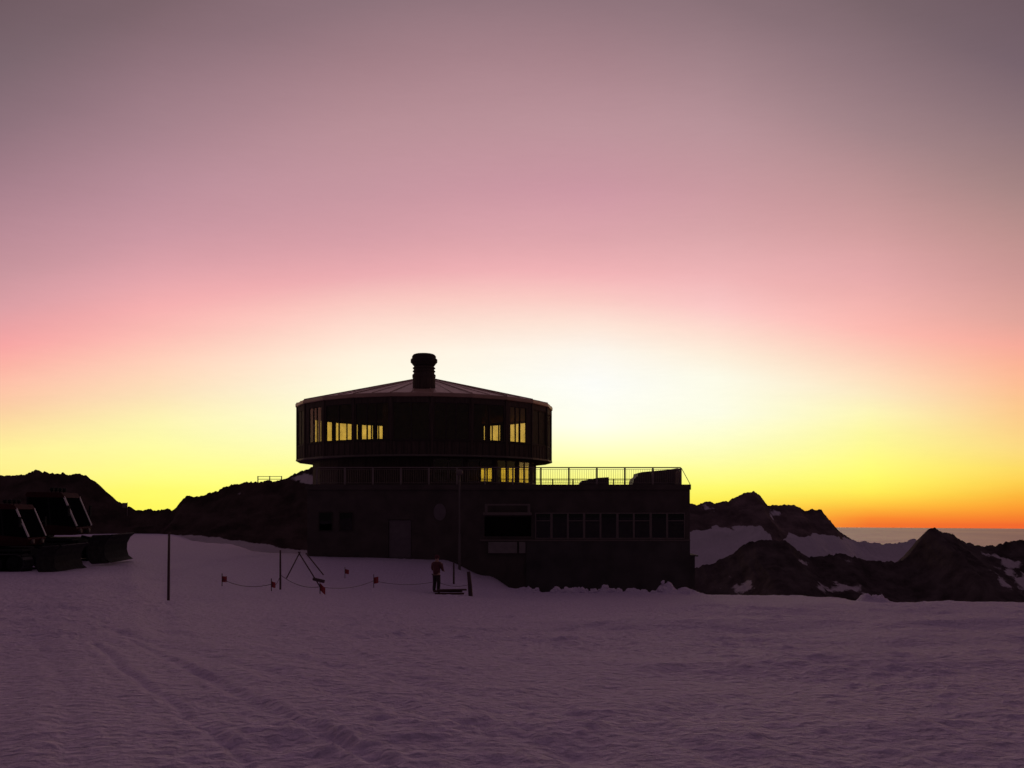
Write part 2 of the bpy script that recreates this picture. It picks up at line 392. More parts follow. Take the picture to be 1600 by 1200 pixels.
TRACKS = [([ground_pt(205, 1000), ground_pt(330, 1062), ground_pt(470, 1130), ground_pt(590, 1200)], .05, .06),
          ([ground_pt(212, 1000), ground_pt(342, 1062), ground_pt(486, 1130), ground_pt(612, 1200)], .05, .06),
          ([ground_pt(-40, 930), ground_pt(190, 905), ground_pt(330, 880), ground_pt(420, 868)], .30, .10),
          ([ground_pt(560, 1000), ground_pt(760, 985), ground_pt(1000, 975), ground_pt(1300, 990)], .2, .06),
          ([ground_pt(150, 1005), ground_pt(205, 1052), ground_pt(275, 1105), ground_pt(330, 1150), ground_pt(385, 1200)], .05, .055),
          ([ground_pt(60, 1000), ground_pt(95, 1060), ground_pt(110, 1130), ground_pt(112, 1200)], .10, .03),
          ([ground_pt(180, 985), ground_pt(380, 1040), ground_pt(620, 1100), ground_pt(800, 1150), ground_pt(960, 1198)], .16, .05),
          ([ground_pt(260, 985), ground_pt(480, 1030), ground_pt(700, 1075), ground_pt(900, 1120), ground_pt(1150, 1196)], .14, .05),
          ([ground_pt(800, 1110), ground_pt(1020, 1055), ground_pt(1200, 1020), ground_pt(1420, 1000)], .22, .05),
          ([ground_pt(900, 1180), ground_pt(1100, 1100), ground_pt(1300, 1060), ground_pt(1590, 1040)], .25, .05),
          ([ground_pt(0, 1010), ground_pt(90, 992), ground_pt(200, 978)], .12, .05)]
def height(x, y, fine=True):
    z = base_height(x, y)
    near = np.clip((y+2)/12, 0, 1)
    # large soft drifts
    z = z + .16*fbm(x*.09+3, y*.16+9, 3)*np.clip((y-6)/25, .12, 1)*np.clip((62-y)/10, .0, 1)
    # broad banks and hollows pushed up on the right-hand side
    side = np.clip((x+2)/10, 0, 1)*np.clip((y-7)/8, 0, 1)*np.clip((52-y)/12, 0, 1)
    z = z + side*(.42*fbm(x*.075+y*.03+12, y*.20-x*.05+2, 3) + .14*fbm(x*.35+4, y*.6+60, 3))
    # wind-packed ridges, long across the view
    z = z + .034*fbm(x*.60+.2*y, y*.70+5, 4)*near*np.clip((70-y)/10, .3, 1)
    smoothlane = np.exp(-((x+5.2+.0*y)/1.7)**2)*np.exp(-((y-9)/7.)**2)
    rough = 1 - .75*smoothlane
    patch = np.clip(.55 + 1.5*fbm(x*.13+50, y*.10+20, 3), .12, 1.5)     # crusty and scraped areas alternate
    if fine:
        z = z + rough*patch*.030*ridged(x*2.1+.7*y, y*2.1-.6*x, 4)*np.clip(1.2-y/70, .25, 1)
        z = z + rough*(.2+.8*patch)*.014*fbm(x*9, y*9, 3)
        c = fbm(x*3.3+40, y*4.2, 4); z = z + rough*patch*.07*np.clip(c-.10, 0, 1)
        # footprints and boot scuffs
        c = fbm(x*2.2+9, y*2.4+70, 2); z = z - patch*.06*np.clip(c-.32, 0, .25)
    brk = .45 + .9*np.clip(fbm(x*1.1+3, y*1.1+8, 3)+.4, 0, 1)
    wx_ = x + .06*fbm(x*.9, y*.9, 3); wy_ = y
    for pts, w, dep in TRACKS:
        d = path_dist(wx_, wy_, pts); far = np.clip((y-4)/3, 0, 1)
        z = z - .55*dep*brk*np.exp(-(d/w)**2) + .16*dep*brk*np.exp(-((d-2.6*w)/(w*1.3))**2)
    # long groomer passes: shallow steps between lanes, curving up from the lower left
    q_ = x*.92 + 4.2 + .42*(y-6.5) + .012*(y-6.5)**2*0
    lane = q_/2.1; fr_ = lane-np.floor(lane)
    zone = np.clip((34-y)/10, 0, 1)*np.clip((y-4)/2, 0, 1)*np.exp(-(q_/9.0)**2)
    stepv = 1/(1+np.exp(-(fr_-.5)/.035)) - fr_
    z = z + zone*.045*brk*stepv
    z = z + zone*.007*np.sin(q_*2*math.pi/.16)*np.clip(1.4-y/16, 0, 1)*np.clip(patch*1.2-.3, 0, 1)
    # ragged ploughed lip along the crest in front of the building
    px = 800 + F*x/np.maximum(y, 9)
    lip = np.exp(-((y-55.5)/2.2)**2)*np.clip((px-770)/60, 0, 1)*np.clip((1120-px)/40, 0, 1)
    z = z + lip*(.55*np.clip(fbm(x*1.3, y*.8+3, 4)+.05, 0, 1))
    lip2 = np.exp(-((y-56)/1.6)**2)*np.clip((px-1080)/60, 0, 1)
    z = z + lip2*.20*fbm(x*.8, y*.8+30, 4)
    mx_ = (1366-800)/F*55.5     # one bigger heap pushed up on the crest
    z = z + .56*np.exp(-(np.abs(x-mx_)/.74)**5-((y-55.6)/.9)**2)*(1+.9*fbm(x*2.6+5, y*2.2+1, 4)-.22*(x-mx_))
    z = z + .45*np.exp(-(np.abs(x-(1040-800)/F*55.5)/.5)**3-((y-55.3)/.8)**2)*(1+fbm(x*2.3, y*2.3, 3))
    return z
def terrain_z(x, y):
    return float(height(np.array([[float(x)]]), np.array([[float(y)]]))[0, 0])

ys = list(np.arange(-30, 4, 1.5)); yv = 4.0
while yv < 130: ys.append(yv); yv += max(.028, .0062*yv)
ys = np.array(ys + [130.])
sI = np.linspace(-1, 1, 780)
sO = np.array([1.05, 1.15, 1.3, 1.5, 1.8, 2.2, 2.8, 3.6, 4.6])
ss = np.concatenate([-sO[::-1], sI, sO])
SX, SY = np.meshgrid(ss, ys)
GX = SX*(.60*np.maximum(SY, 0)+5.5); GY = SY
GZ = height(GX, GY)
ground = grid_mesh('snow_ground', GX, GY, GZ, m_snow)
tag(ground, kind='structure')

# ================================================================= FAR: sea of clouds on the curved earth
def cloud_sea():
    H = 1000.0; RE = 6.371e6
    az_ = np.linspace(R_(-75), R_(75), 500); r = np.geomspace(5000, 128000, 420)
    A, RR = np.meshgrid(az_, r)
    x = RR*np.sin(A); y = RR*np.cos(A); z = -H - RR**2/(2*RE)
    z = z + (55*fbm(x/2600, y/2600, 5) + 18*ridged(x/700, y/900, 3)) * np.clip((100000-RR)/60000, .12, 1)
    m = bpy.data.materials.new('cloud_top'); m.use_nodes = True; n = m.node_tree; b = n.nodes['Principled BSDF']
    b.inputs['Base Color'].default_value = (.62, .50, .50, 1); b.inputs['Roughness'].default_value = .38
    b.inputs['Specular IOR Level'].default_value = 1.0
    tcn = n.nodes.new('ShaderNodeTexCoord'); nz_ = n.nodes.new('ShaderNodeTexNoise'); nz_.inputs['Scale'].default_value = .00012; nz_.inputs['Detail'].default_value = 7
    mp_ = n.nodes.new('ShaderNodeMapping'); mp_.inputs['Scale'].default_value = (1, .35, 1)
    n.links.new(tcn.outputs['Object'], mp_.inputs[0]); n.links.new(mp_.outputs[0], nz_.inputs['Vector'])
    cr = n.nodes.new('ShaderNodeValToRGB'); cr.color_ramp.elements[0].position = .35; cr.color_ramp.elements[1].position = .65
    cr.color_ramp.elements[0].color = (.60, .42, .34, 1); cr.color_ramp.elements[1].color = (.98, .76, .50, 1)
    n.links.new(nz_.outputs[0], cr.inputs[0]); n.links.new(cr.outputs[0], b.inputs['Base Color'])
    o = grid_mesh('sea_of_clouds', x, y, z, m); tag(o, kind='structure')
cloud_sea()

# ================================================================= mountain ridges
m_rockfar = mountain_mat('far_rock', (.135, .100, .105), (.62, .57, .66), .012, 16)  # rock colour raised to stand in for distance haze
m_rockmid = mountain_mat('mid_rock', (.090, .072, .074), (.60, .54, .60), .026, 9)  # haze put into the colour here too: lighter than the bare rock
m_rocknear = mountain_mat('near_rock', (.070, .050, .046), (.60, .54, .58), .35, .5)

def ridge(name, pts, d, depth_f, drop_f, depth_b, drop_b, mt, amp, freq, crest_amp, snowfn, ncol=700, nrow=120, pwr=.85, smooth=True):
    pts = sorted(pts); px0, px1 = pts[0][0], pts[-1][0]
    px = np.linspace(px0, px1, ncol)
    cy = np.interp(px, [p[0] for p in pts], [p[1] for p in pts])
    zc = (EYE-cy)/F*d
    tt = np.concatenate([-np.linspace(1, 0, nrow)**1.35, np.linspace(0, 1, nrow//3)[1:]])
    PX, T = np.meshgrid(px, tt)
    Zc = np.tile(zc, (len(tt), 1))
    x = (PX-800)/F*d
    # buttresses: the crest line wanders in depth
    wob = depth_f*.10*fbm(x/(depth_f*.5)+5, x*0+3, 3)
    y = d + np.where(T < 0, T*depth_f, T*depth_b) + wob
    at = np.abs(T)
    z = Zc - np.where(T < 0, at**pwr*drop_f, at*drop_b)
    # lower slopes smooth out the crest profile
    base = np.mean(zc); z = z + (base-Zc)*np.clip(at*1.3-.15, 0, .8)
    z = z + amp*ridged(x*freq, y*freq*1.1, 6)*np.clip(at*6, 0, 1) + amp*.5*fbm(x*freq*3, y*freq*3, 4)*np.clip(at*4, 0, 1)
    z = z + crest_amp*fbm(x*freq*9+2, y*0+4.4, 4)*np.clip(1-at*5, 0, 1)
    z = z + crest_amp*.9*ridged(x*freq*14+1, y*freq*3, 5)*np.clip(1-at*2.5, .25, 1)
    z = z + crest_amp*.45*fbm(x*freq*42+2, y*freq*6, 3)*np.clip(1.05-at*1.5, .3, 1)
    spx = 800 + F*x/y; sy = EYE - z*F/y
    snow = snowfn(spx, sy, x, y, z)
    o = grid_mesh(name, x, y, z, mt, {'snow': snow}, smooth); tag(o, kind='structure'); return o

def sfA(px, sy, x, y, z):
    top = np.interp(px, [1000, 1085, 1130, 1165, 1190, 1204, 1212, 1222, 1232, 1290, 1330, 1345, 1370, 1400, 1440, 1700],
                    [832, 832, 828, 822, 824, 838, 870, 846, 833, 838, 840, 836, 838, 838, 828, 830])
    top = top + 9*fbm(x/90, z/60, 4) + 5*fbm(x/22, z/14, 3)
    s = 1/(1+np.exp(-(sy-top)/3.0))*1.25-.1
    s = np.maximum(s, .50*np.exp(-((px-1100)/34)**2-((sy-796)/8)**2))
    s = np.maximum(s, .56*np.exp(-((px-1212)/16)**2-((sy-800)/10)**2))
    return s + .30*fbm(x/50, z/25, 4) + .28*fbm(x/22, z/70, 4)
A_pts = [(880, 805), (980, 795), (1050, 790), (1082, 787), (1100, 785), (1118, 786), (1135, 784), (1150, 776), (1160, 772), (1172, 771), (1177, 769),
         (1184, 775), (1196, 787), (1204, 791), (1220, 790), (1236, 789), (1246, 790), (1256, 795), (1264, 799), (1278, 797), (1288, 799),
         (1296, 807), (1306, 820), (1318, 833), (1330, 842), (1343, 847), (1360, 848), (1378, 850), (1395, 851), (1405, 850), (1425, 846), (1440, 843),
         (1460, 848), (1500, 866), (1600, 885), (1800, 900)]
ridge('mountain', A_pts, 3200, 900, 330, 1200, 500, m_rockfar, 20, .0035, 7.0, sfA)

def sfB(px, sy, x, y, z):
    n = fbm(x/60, z/30, 4)
    s = .50*np.exp(-((px-1300)/38)**2-((sy-918)/14)**2)
    s = np.maximum(s, .55*np.exp(-((px-1610)/34)**2-((sy-895)/40)**2))
    s = np.maximum(s, .42*np.exp(-((px-1180)/60)**2-((sy-920)/12)**2))
    s = np.maximum(s, .46*np.exp(-((px-1600)/75)**2-((sy-890)/45)**2))
    return s*.95 + .55*n + .30*fbm(x/16, z/50+x/90, 4)*np.clip((px-1100)/300, .3, 1)
B_pts = [(900, 905), (1000, 900), (1060, 895), (1090, 884), (1110, 876), (1125, 869), (1140, 862), (1152, 852), (1165, 846), (1180, 844), (1200, 845), (1218, 847),
         (1228, 852), (1240, 863), (1255, 869), (1280, 867), (1300, 865), (1315, 867), (1335, 872), (1360, 878), (1385, 879), (1400, 876),
         (1415, 868), (1428, 855), (1440, 838), (1448, 829), (1454, 825), (1461, 825), (1468, 831), (1480, 834), (1495, 836), (1505, 844), (1518, 849),
         (1535, 852), (1550, 854), (1565, 853), (1580, 850), (1592, 848), (1610, 846), (1700, 835), (1900, 830), (2300, 850)]
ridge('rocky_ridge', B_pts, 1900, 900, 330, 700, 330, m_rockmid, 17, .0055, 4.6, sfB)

def sfL(px, sy, x, y, z):
    n = fbm(x*.25, z*.5, 4)
    s = .85*np.exp(-((px-482)/34)**2-((sy-748)/10)**2)
    s = np.maximum(s, .25*np.exp(-((px-370)/25)**2-((sy-772)/6)**2))
    s = np.maximum(s, .9/(1+np.exp(-(sy-np.interp(px, [0, 210, 300, 420, 480], [842, 836, 836, 850, 862]))/2.)))
    return s + .22*n
Lp = [(-900, 745), (-500, 720), (-200, 738), (-60, 744), (0, 743), (38, 742), (46, 738), (55, 736), (70, 738), (80, 740), (105, 741), (124, 741), (136, 746), (145, 753),
      (152, 761), (160, 766), (170, 772), (178, 782), (192, 788), (205, 795), (214, 797.5), (250, 797.5), (270, 797.5), (276, 792), (283, 784), (290, 776), (300, 778), (312, 777),
      (325, 772), (340, 767), (352, 761), (362, 757), (375, 756), (386, 753), (396, 754), (420, 753), (438, 752), (450, 748), (462, 741), (474, 735), (500, 728),
      (530, 735), (600, 760), (700, 790), (800, 800)]
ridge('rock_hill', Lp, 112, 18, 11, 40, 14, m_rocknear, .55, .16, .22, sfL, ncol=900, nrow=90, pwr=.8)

# ================================================================= THE RESTAURANT
CX, CY = -6.76, 75.0
bld = empty('mountain_restaurant', (CX, CY, -3.0))
tag(bld, 'dark mountain restaurant with a many-sided window drum above a flat-roofed terrace block', 'building')
def part(mb, name, mt, parent=bld, label=None):
    # geometry is written in world coordinates, made local to the building
    o = mb.build(name, mt); ox, oy, oz = bld.location
    me = o.data
    me.transform(Matrix.Translation((-ox, -oy, -oz)))
    o.parent = parent
    if label: o['label'] = label
    return o
N = 22; STEP = 360.0/N; A0 = -33.2
def vtx(R, k): a = R_(A0 + STEP*k); return Vector((CX+R*math.cos(a), CY+R*math.sin(a), 0))
def facet(Rr, k):
    p, q = vtx(Rr, k), vtx(Rr, k+1); e = (q-p); w = e.length; e.normalize(); nrm = Vector((e.y, -e.x, 0))
    m = Matrix((( e.x, nrm.x, 0, p.x), (e.y, nrm.y, 0, p.y), (0, 0, 1, 0), (0, 0, 0, 1)))
    return m, w                       # local x along the facet, local +y outward
RD = 9.80; ZB, ZT = 3.7, 7.85; WB, WT = 4.78, 7.30
wall = MB(); sep_ = MB()
for k in range(N):
    m, w = facet(RD, k); a, b = {21: (.42, w-.62), 15: (.62, w-.42)}.get(k, (.16, w-.18))
    wall.box(0, w, -.10, 0, ZB, WB, m); wall.box(0, w, -.10, 0, WT, ZT, m)
    wall.box(0, a, -.10, 0, WB, WT, m); wall.box(b, w, -.10, 0, WB, WT, m)
    # upright battens at each corner, a drip ledge and shallow cladding boards
    wall.box(-.07, .07, -.02, .06, ZB-.02, ZT-.02, m)
    sep_.box(.07, w-.07, .0, .035, WB-.12, WB-.02, m)
    for c in np.linspace(.35, w-.35, 5): sep_.box(c-.025, c+.025, .001, .022, ZB+.05, WB-.14, m)
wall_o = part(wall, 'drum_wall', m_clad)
part(sep_, 'cladding_batten', m_dframe)
fb = MB()
fb.lathe([(RD+.02, ZB-.10), (RD+.10, ZB-.06), (RD+.10, ZB+.04), (RD+.02, ZB+.06)], (CX, CY, 0), N, False, R_(A0)); part(fb, 'lower_trim', m_frame)
fl_ = MB()
fl_.lathe([(.01, ZB+.02), (RD-.05, ZB+.02), (RD-.05, ZB-.09), (.01, ZB-.09)], (CX, CY, 0), N, False, R_(A0)); part(fl_, 'drum_soffit', m_clad)
f2 = MB()
f2.lathe([(.01, ZB+.25), (RD-.24, ZB+.25), (RD-.24, ZB+.05), (.01, ZB+.05)], (CX, CY, 0), N, False, R_(A0)); part(f2, 'floor', m_inner)
f3 = MB()
f3.lathe([(.01, 7.62), (RD-.24, 7.62), (RD-.24, 7.45), (.01, 7.45)], (CX, CY, 0), N, False, R_(A0)); part(f3, 'ceiling', m_inner)
core = MB()
core.lathe([(3.05, 3.96), (3.05, 7.44)], (CX, CY, 0), 32)
core.box(CX+2.3, CX+4.45, CY-1.8, CY-1.65, 3.96, 7.44)
part(core, 'inner_core', m_inner)
# furniture silhouettes inside: hanging curtains between some windows
for k in range(N):
    m, w = facet(RD, k)
    fr = MB(); a, b = {21: (.42, w-.62), 15: (.62, w-.42)}.get(k, (.16, w-.18)); t_ = .045
    fr.box(a, b, -.085, -.02, WB, WB+t_, m); fr.box(a, b, -.085, -.02, WT-t_, WT, m)
    fr.box(a, a+t_, -.085, -.02, WB+t_, WT-t_, m); fr.box(b-t_, b, -.085, -.02, WB+t_, WT-t_, m)
    for q in ((.34, .62) if k % 2 else (.5,)):
        xm = a+(b-a)*q; fr.box(xm-.05, xm+.05, -.085, -.02, WB+t_, WT-t_, m)
    fo = part(fr, 'window', m_dframe)
    pn = MB(); pn.box(a+t_, b-t_, -.062, -.052, WB+t_, WT-t_, m)
    ca_ = (A0 + STEP*(k+.5)) % 360
    shut = min(ca_, 360-ca_) < 36 or 163 < ca_ < 205
    po = part(pn, 'pane', m_shut if shut else m_glass); po.parent = fo
cur = random.Random(3)
for k in (5, 7, 9, 11, 13, 15, 17, 20):
    m, w = facet(RD-.35, k); cm = MB()
    x0 = cur.choice([.20, w-.75, w*.45]); n_ = 6
    pts = [(x0+i*.085, -.03+(.05 if i % 2 else 0), 4.0) for i in range(n_)]
    poly = pts + [(p[0], p[1]-.02, p[2]) for p in reversed(pts)]
    cm.prism(poly, (0, 0, 3.35), m); part(cm, 'curtain', m_tarp)
# roof
RE_ = RD+.13
rf = MB()
rf.lathe([(RE_-.02, 7.70), (RE_, 7.74), (RE_, 7.93), (RE_-.05, 7.97), (.85, 10.12), (.01, 10.22)], (CX, CY, 0), N, False, R_(A0))
rf.lathe([(RE_-.02, 7.70), (RD-.3, 7.64)], (CX, CY, 0), N, False, R_(A0))
roof = part(rf, 'roof', m_roof)
sm = MB()
for k in range(N):
    a = vtx(RE_-.06, k); b = vtx(.9, k)
    sm.tube([(a.x, a.y, 7.99), (b.x, b.y, 10.13)], .045, 6)
    a2 = (vtx(RE_-.06, k)+vtx(RE_-.06, k+1))/2; b2 = (vtx(2.2, k)+vtx(2.2, k+1))/2
    sm.tube([(a2.x, a2.y, 7.99), (b2.x, b2.y, 9.79)], .028, 6)
o = part(sm, 'roof_seam', m_roof, roof)
# chimney stands on the front of the cone
DCH = 68.0; chx, chy = (662.5-800)/F*DCH, DCH
def zpx(y, d): return (EYE-y)/F*d
ch = MB()
ch.lathe([(.80, 8.0), (.80, zpx(592, DCH)), (.83, zpx(589, DCH)), (.83, zpx(586, DCH)), (.74, zpx(584.5, DCH)), (.72, zpx(573, DCH)), (.01, zpx(573, DCH))], (chx, chy, 0), 20, False)
for zz in (zpx(580.5, DCH), zpx(575.5, DCH)):
    ch.lathe([(.71, zz-.05), (.80, zz-.03), (.80, zz+.03), (.71, zz+.05)], (chx, chy, 0), 20, False)
cho = part(ch, 'chimney', m_clad)
cc = MB()
cc.lathe([(.68, zpx(572.8, DCH)), (.78, zpx(571, DCH)), (.86, zpx(568.5, DCH)), (.95, zpx(566.5, DCH)), (.95, zpx(562, DCH)), (.85, zpx(560, DCH)), (.85, zpx(557, DCH)), (.76, zpx(554.5, DCH)), (.66, zpx(553.6, DCH)), (.01, zpx(553.4, DCH))], (chx, chy, 0), 16, False)
part(cc, 'chimney_cap', m_dframe, cho)

# lower drum behind the terrace railing
RL = 8.65; LB, LT = 1.95, 3.55; lw = MB()
glazed = {}
for k in range(N):
    m, w = facet(RL, k)
    ang = (A0 + STEP*(k+.5)) % 360            # 270 faces the camera
    solid = 195 < ang < 283
    if solid: lw.box(0, w, -.2, 0, 1.4, 3.6, m); continue
    lw.box(0, w, -.1, 0, 1.4, LB, m); lw.box(0, w, -.1, 0, LT, 3.6, m)
    lw.box(0, .16, -.1, 0, LB, LT, m); lw.box(w-.16, w, -.1, 0, LB, LT, m)
    fr = MB()
    for q in (0, .5, 1):
        xm = .16+.05+(w-.42)*q; fr.box(xm-.05, xm+.05, -.15, -.05, LB, LT, m)
    fr.box(.27, w-.27, -.15, -.05, LB, LB+.05, m); fr.box(.27, w-.27, -.15, -.05, LT-.05, LT, m)
    fo = part(fr, 'window', m_frame)
    pn = MB(); pn.box(.27, w-.27, -.105, -.095, LB+.05, LT-.05, m); po = part(pn, 'pane', m_glass); po.parent = fo
part(lw, 'lower_drum_wall', m_clad)
lc = MB(); lc.lathe([(4.3, 1.5), (4.3, 3.58)], (CX, CY, 0), 24); part(lc, 'stair_core', m_inner)

# ---- terrace block
DF = 62.0; BX0, BX1 = (480-800)/F*DF, (1078-800)/F*DF; BZT = zpx(757.5, DF); BACK = 84.0
blk = MB()
wpx = [836, 861, 887, 912, 938, 964, 990, 1016, 1042, 1070]
wx = [(p-800)/F*DF for p in wpx]
wz0, wz1 = zpx(842, DF), zpx(801, DF)
ex0, ex1 = (757-800)/F*DF, (830-800)/F*DF; ez0, ez1 = zpx(838, DF), zpx(807, DF)
dx0, dx1 = (607-800)/F*DF, (643-800)/F*DF; dz0, dz1 = zpx(872, DF), zpx(812, DF)
# front wall in pieces round the openings (y from DF to DF+.35)
def fw(x0, x1, z0, z1): blk.box(x0, x1, DF, DF+.35, z0, z1)
fw(BX0, dx0, -13, BZT-.32); fw(dx0, dx1, -13, dz0); fw(dx0, dx1, dz1, BZT-.32)
fw(dx1, ex0, -13, BZT-.32); fw(ex0, ex1, -13, ez0); fw(ex0, ex1, ez1, BZT-.32)
fw(ex1, wx[0], -13, BZT-.32); fw(wx[0], wx[-1], -13, wz0); fw(wx[0], wx[-1], wz1, BZT-.32); fw(wx[-1], BX1, -13, BZT-.32)
blk.box(BX0, BX0+.35, DF+.35, BACK-.35, -13, BZT-.32); blk.box(BX1-.35, BX1, DF+.35, BACK-.35, -13, BZT-.32)
blk.box(BX0, BX1, BACK-.35, BACK, -13, BZT-.32)
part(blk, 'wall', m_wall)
sl = MB(); sl.box(BX0-.12, BX1+.05, DF-.12, BACK+.1, BZT-.318, BZT-.05)
sl.box(BX0-.12, BX1+.05, DF-.12, DF+.25, BZT-.049, BZT+.02)
part(sl, 'terrace_slab', m_wall)
rw = MB(); rw.box((822-800)/F*DF, BX1-.02, DF-.16, DF-.003, -13, zpx(846, DF)); 
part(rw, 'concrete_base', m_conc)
lg = MB(); lg.box((750-800)/F*DF, BX1+.01, DF-.09, DF-.003, zpx(845.6, DF), zpx(843, DF)); part(lg, 'ledge', m_frame)
# windows of the long room
inn = MB()
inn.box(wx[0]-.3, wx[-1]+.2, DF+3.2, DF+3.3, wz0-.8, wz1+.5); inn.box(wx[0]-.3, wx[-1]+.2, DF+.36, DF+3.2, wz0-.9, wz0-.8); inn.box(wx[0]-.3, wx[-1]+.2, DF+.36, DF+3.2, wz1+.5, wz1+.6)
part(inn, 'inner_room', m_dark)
for i in range(len(wx)-1):
    a, b = wx[i], wx[i+1]; fr = MB(); tf = .07 if i not in (1, 3, 5, 7) else .10
    fr.box(a, a+tf, DF-.03, DF+.1, wz0, wz1); fr.box(b-.05, b-.001, DF-.03, DF+.1, wz0, wz1)
    fr.box(a+tf, b-.05, DF-.03, DF+.1, wz0, wz0+.07); fr.box(a+tf, b-.05, DF-.03, DF+.1, wz1-.07, wz1)
    if i % 3 != 1: fr.box(a+tf, b-.05, DF-.02, DF+.08, wz1-.55, wz1-.50)
    fo = part(fr, 'window', m_frame)
    pn = MB(); pn.box(a+tf, b-.05, DF+.03, DF+.042, wz0+.07, wz1-.07); po = part(pn, 'pane', m_dglass); po.parent = fo
    if i in (0, 3, 4, 6, 8):
        bl = MB(); bl.box(a+tf+.02, b-.08, DF+.14, DF+.16, wz0+(.1 if i % 2 else .7), wz1-.1); part(bl, 'blind', m_pale)
# entrance recess, canopy, pale panel, door, round sign
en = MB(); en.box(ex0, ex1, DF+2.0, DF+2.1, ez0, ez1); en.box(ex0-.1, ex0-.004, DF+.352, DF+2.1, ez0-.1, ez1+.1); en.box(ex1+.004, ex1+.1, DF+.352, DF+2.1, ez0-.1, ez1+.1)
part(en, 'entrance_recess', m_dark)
ca = MB(); ca.box(ex0-.08, ex1+.02, DF-1.0, DF-.004, zpx(805, DF), zpx(800.5, DF), bev=.03)
ca.box(ex0+.05, ex0+.22, DF-.95, DF-.86, zpx(800.4, DF), zpx(790, DF)); ca.box(ex1-.25, ex1-.08, DF-.95, DF-.86, zpx(800.4, DF), zpx(790, DF))
ca.box(ex0+.05, ex1-.08, DF-.95, DF-.86, zpx(789.9, DF), zpx(787.5, DF))
part(ca, 'canopy', m_frame)
pp = MB(); pp.box((763-800)/F*DF, (808-800)/F*DF, DF-.28, DF-.004, zpx(864, DF), zpx(846.5, DF)); pp.box((811-800)/F*DF, (821-800)/F*DF, DF-.28, DF-.004, zpx(864, DF), zpx(846.5, DF)); part(pp, 'pale_wall_panel', m_pale)
dr = MB(); dr.box(dx0+.03, dx1-.03, DF+.1, DF+.16, dz0, dz1-.03)
for q in range(1, 6): dr.box(dx0+.03, dx1-.03, DF+.085, DF+.099, dz0+(dz1-dz0)*q/6-.02, dz0+(dz1-dz0)*q/6+.02)
dro = part(dr, 'door', m_door)
rs = MB(); c = P(687, 800, DF-.06); nseg = 28
rs.prism([(c.x+.40*math.cos(2*math.pi*i/nseg), DF-.004, c.z+.55*math.sin(2*math.pi*i/nseg)) for i in range(nseg)], (0, -.05, 0)); part(rs, 'round_panel', m_door)
for (pxa, pxb, ya, yb) in ((498, 520, 800, 830), (530, 552, 800, 830)):
    a, b = (pxa-800)/F*DF, (pxb-800)/F*DF; z0, z1 = zpx(yb, DF), zpx(ya, DF); fr = MB()
    fr.box(a, b, DF-.05, DF-.004, z1-.06, z1); fr.box(a, b, DF-.05, DF-.004, z0, z0+.06); fr.box(a, a+.06, DF-.05, DF-.004, z0+.06, z1-.06); fr.box(b-.06, b, DF-.05, DF-.004, z0+.06, z1-.06)
    fo = part(fr, 'window', m_dframe); pn = MB(); pn.box(a+.06, b-.06, DF-.03, DF-.02, z0+.06, z1-.06); po = part(pn, 'pane', m_dglass); po.parent = fo
# low annexe at the right-hand foot
an = MB(); an.box(BX1+.002, BX1+.42, DF+.5, DF+5, -13, zpx(870, DF)); an.box(BX1-.0, BX1+.62, DF+.4, DF+5.1, zpx(870, DF)+.002, zpx(868, DF)); part(an, 'side_annexe', m_conc)

# railing of the terrace (a part of the building; rail, posts and infill are its sub-parts)
def railing(a, b, zf, h, npost, name_parent):
    a = Vector(a); b = Vector(b); d = (b-a); Ln = d.length; d.normalize(); s_ = Vector((-d.y, d.x, 0))
    tr = MB(); tr.tube([(a.x, a.y, zf+h), (b.x, b.y, zf+h)], .035, 8)
    top = part(tr, 'railing', m_rail)
    lo = MB(); lo.tube([(a.x, a.y, zf+.10), (b.x, b.y, zf+.10)], .018, 6); lo.tube([(a.x, a.y, zf+h-.12), (b.x, b.y, zf+h-.12)], .014, 6)
    n_ = int(Ln/.145)
    for i in range(1, n_):
        p = a+d*(Ln*i/n_); lo.tube([(p.x, p.y, zf+.10), (p.x, p.y, zf+h-.12)], .0085, 4, cap=False)
    q = part(lo, 'baluster_infill', m_rail); q.parent = top
    for i in range(npost+1):
        p = a+d*(Ln*i/npost); po = MB(); po.box(p.x-.055, p.x+.055, p.y-.035, p.y+.035, zf-.05, zf+h-.03)
        z = part(po, 'post', m_rail); z.parent = top
    return top
RX0, RX1 = (495-800)/F*DF, (1064-800)/F*DF
ZF = BZT+.02; RH = zpx(730.5, DF)-ZF
railing((RX0, DF+.05, 0), (RX1, DF+.05, 0), ZF, RH, 13, bld)
railing((RX1, DF+.35, 0), (RX1, BACK-.5, 0), ZF-.07, RH, 8, bld)
railing((RX0+2, BACK-.45, 0), (RX1-.3, BACK-.45, 0), ZF-.07, RH, 12, bld)
br = MB(); br.tube([(RX1+.03, DF+.05, ZF+RH-.02), (BX1, DF+.05, ZF+.06)], .022, 6); br.tube([(BX1, DF+.05, ZF+.09), (BX1, DF+.05, ZF-.3)], .022, 6); part(br, 'railing_brace', m_rail)

